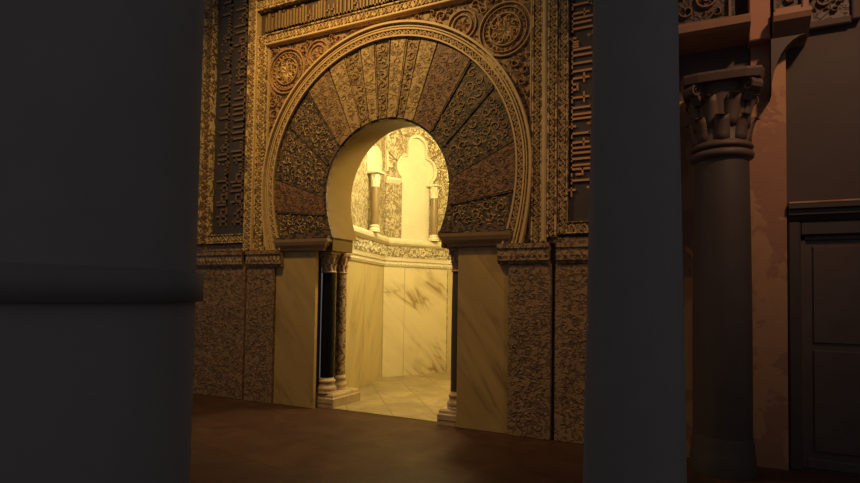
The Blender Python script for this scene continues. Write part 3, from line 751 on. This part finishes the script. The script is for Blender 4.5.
tag(mb.build('impost_block', 'rshaft'), 'recessed block, coloured dark for shade, between the brown capital and the moulding above', 'impost')
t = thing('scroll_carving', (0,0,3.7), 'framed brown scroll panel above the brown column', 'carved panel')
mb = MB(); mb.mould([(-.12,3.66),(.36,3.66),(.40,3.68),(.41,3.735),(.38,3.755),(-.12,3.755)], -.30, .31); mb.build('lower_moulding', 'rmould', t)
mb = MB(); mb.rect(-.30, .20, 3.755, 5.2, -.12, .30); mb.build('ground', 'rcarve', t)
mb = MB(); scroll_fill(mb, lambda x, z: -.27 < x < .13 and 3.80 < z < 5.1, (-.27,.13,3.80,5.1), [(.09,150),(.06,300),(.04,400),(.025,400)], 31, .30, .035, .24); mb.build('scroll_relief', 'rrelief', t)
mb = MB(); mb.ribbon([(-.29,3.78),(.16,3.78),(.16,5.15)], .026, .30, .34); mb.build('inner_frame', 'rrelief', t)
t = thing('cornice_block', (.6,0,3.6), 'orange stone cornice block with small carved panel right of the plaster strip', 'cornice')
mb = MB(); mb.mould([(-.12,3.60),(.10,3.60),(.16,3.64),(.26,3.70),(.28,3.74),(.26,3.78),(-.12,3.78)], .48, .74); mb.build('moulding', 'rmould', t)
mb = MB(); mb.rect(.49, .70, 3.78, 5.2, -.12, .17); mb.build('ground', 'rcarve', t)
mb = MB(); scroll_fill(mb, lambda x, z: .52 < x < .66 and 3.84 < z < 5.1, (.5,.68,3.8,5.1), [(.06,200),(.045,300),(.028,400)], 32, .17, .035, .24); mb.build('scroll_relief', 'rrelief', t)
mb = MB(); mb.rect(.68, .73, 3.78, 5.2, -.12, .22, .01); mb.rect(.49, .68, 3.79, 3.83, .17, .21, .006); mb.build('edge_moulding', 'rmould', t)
# curved bracket under the cornice, its underside shade put into a dark colour
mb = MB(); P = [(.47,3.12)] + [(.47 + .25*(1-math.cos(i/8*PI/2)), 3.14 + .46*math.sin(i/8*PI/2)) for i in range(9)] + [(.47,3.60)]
mb.prism(P, .0, .16); tag(mb.build('curved_bracket', 'rshaft'), 'curved stone bracket, coloured dark for its shaded underside, under the orange cornice block', 'bracket')
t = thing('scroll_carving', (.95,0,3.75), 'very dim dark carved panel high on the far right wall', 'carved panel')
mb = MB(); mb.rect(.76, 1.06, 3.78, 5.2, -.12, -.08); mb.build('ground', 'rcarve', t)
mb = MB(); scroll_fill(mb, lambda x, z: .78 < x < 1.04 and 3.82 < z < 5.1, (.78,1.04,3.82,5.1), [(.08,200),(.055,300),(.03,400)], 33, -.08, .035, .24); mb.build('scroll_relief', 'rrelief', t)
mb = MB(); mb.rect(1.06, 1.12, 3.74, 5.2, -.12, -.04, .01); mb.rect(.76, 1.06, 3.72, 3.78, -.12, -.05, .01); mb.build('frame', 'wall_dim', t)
# door
d = tag(bpy.data.objects.new('door_1', None), 'old dark brown door in a moulded frame at the right edge', None, None, 'structure'); C.objects.link(d); d.location = (1.1,.1,0)
mb = MB(); mb.rect(.60, .69, 0, 2.08, -.12, -.02, .012); mb.rect(1.62, 1.72, 0, 2.08, -.12, -.02, .012); mb.rect(.69, 1.62, 1.96, 2.08, -.12, -.03, .01)
mb.build('frame', 'door_frame', d)
mb = MB(); mb.mould([(-.12,2.08),(-.02,2.08),(.0,2.11),(.02,2.13),(.02,2.17),(.05,2.18),(.05,2.215),(-.12,2.215)], .60, 1.76); mb.build('lintel', 'door_frame', d)
mb = MB(); mb.rect(.60, 1.78, 2.215, 2.235, -.12, .055, .006); mb.build('lintel_edge', 'plaster', d)
mb = MB(); mb.rect(.69, 1.62, .0, 1.96, -.12, -.09); mb.rect(.69, .73, .02, 1.96, -.09, -.07, .006); mb.rect(.69, 1.62, 1.92, 1.96, -.09, -.07, .006)
mb.rect(.73, 1.62, .02, .10, -.09, -.07, .006); lf = mb.build('leaf', 'door', d)
mb = MB(); mb.rect(.78, 1.57, .16, 1.0, -.09, -.075, .006); mb.rect(.78, 1.57, 1.06, 1.87, -.09, -.075, .006); mb.build('raised_panel', 'door', lf)

# ------------------------------------------------------------------ camera
f_px = 560.; YAW, PITCH, ROLL, SH = math.radians(26.5), math.radians(2.), math.radians(.86), 33.
d0 = Vector((-math.sin(YAW), math.cos(YAW), 0)); r0 = Vector((math.cos(YAW), math.sin(YAW), 0)); u0 = Vector((0,0,1))
dd = d0*math.cos(PITCH) + u0*math.sin(PITCH); u1 = u0*math.cos(PITCH) - d0*math.sin(PITCH)
rr_ = r0*math.cos(ROLL) + u1*math.sin(ROLL); uu = u1*math.cos(ROLL) - r0*math.sin(ROLL)
cam = bpy.data.cameras.new('camera'); co_ = bpy.data.objects.new('camera', cam); C.objects.link(co_)
cam.sensor_width = 36; cam.lens = f_px/860*36; cam.shift_y = SH/860; cam.clip_start = .05
co_.matrix_world = Matrix(((rr_.x, uu.x, -dd.x, 0), (rr_.y, uu.y, -dd.y, -5.56), (rr_.z, uu.z, -dd.z, 1.42), (0,0,0,1)))
bpy.context.scene.camera = co_

# ------------------------------------------------------------------ foreground columns
t = thing('foreground_column', (-2.02,-4.56,0), 'huge dark column filling the left edge of the view with an iron hoop', 'column')
LX, LY, LR = -1.66, -4.60, .36
t.location = (LX, LY, 0)
mb = MB(); mb.lathe(LX, LY, [(LR,.0),(LR,5.5)], 48); mb.build('shaft', 'column', t)
mb = MB(); mb.lathe(LX, LY, [(LR+.001,1.385),(LR+.022,1.387),(LR+.022,1.473),(LR+.001,1.475)], 48); mb.build('iron_hoop', 'iron', t)
RX, RY = -.306, -2.865
t = thing('foreground_column', (RX,RY,0), 'tall dark foreground column standing right of the arch', 'column')
mb = MB(); mb.lathe(RX, RY, [(.222,0),(.219,.6),(.206,1.42),(.19,2.3),(.178,3.3),(.165,5.5)], 40); mb.build('shaft', 'column', t)

# ------------------------------------------------------------------ light
def spot(name, loc, tgt, energy, col, size, blend=.8, rad=.15):
    l = bpy.data.lights.new(name, 'SPOT'); l.energy = energy; l.color = col; l.spot_size = math.radians(size); l.spot_blend = blend; l.shadow_soft_size = rad
    o = bpy.data.objects.new(name, l); C.objects.link(o); o.location = loc
    o.rotation_euler = (Vector(tgt) - Vector(loc)).to_track_quat('-Z', 'Y').to_euler()
def point(name, loc, energy, col, rad=.12):
    l = bpy.data.lights.new(name, 'POINT'); l.energy = energy; l.color = col; l.shadow_soft_size = rad
    o = bpy.data.objects.new(name, l); C.objects.link(o); o.location = loc
point('niche_lamp', (-3.15,.88,3.80), 218, (1,.88,.47), .12)
spot('facade_lamp', (-4.0,-2.3,6.3), (-4.0,0,3.4), 500, (1,.63,.20), 100, 1.)
spot('bay_lamp', (2.0,-2.6,5.6), (.35,0,3.2), 330, (1,.55,.29), 54, 1.)
w = bpy.data.worlds.new('world'); bpy.context.scene.world = w; w.use_nodes = True
w.node_tree.nodes['Background'].inputs[0].default_value = (.092,.087,.089,1); w.node_tree.nodes['Background'].inputs[1].default_value = 1.
vs_ = bpy.context.scene.view_settings
vs_.view_transform = 'Standard'; vs_.look = 'None'; vs_.exposure = 0; vs_.gamma = 1
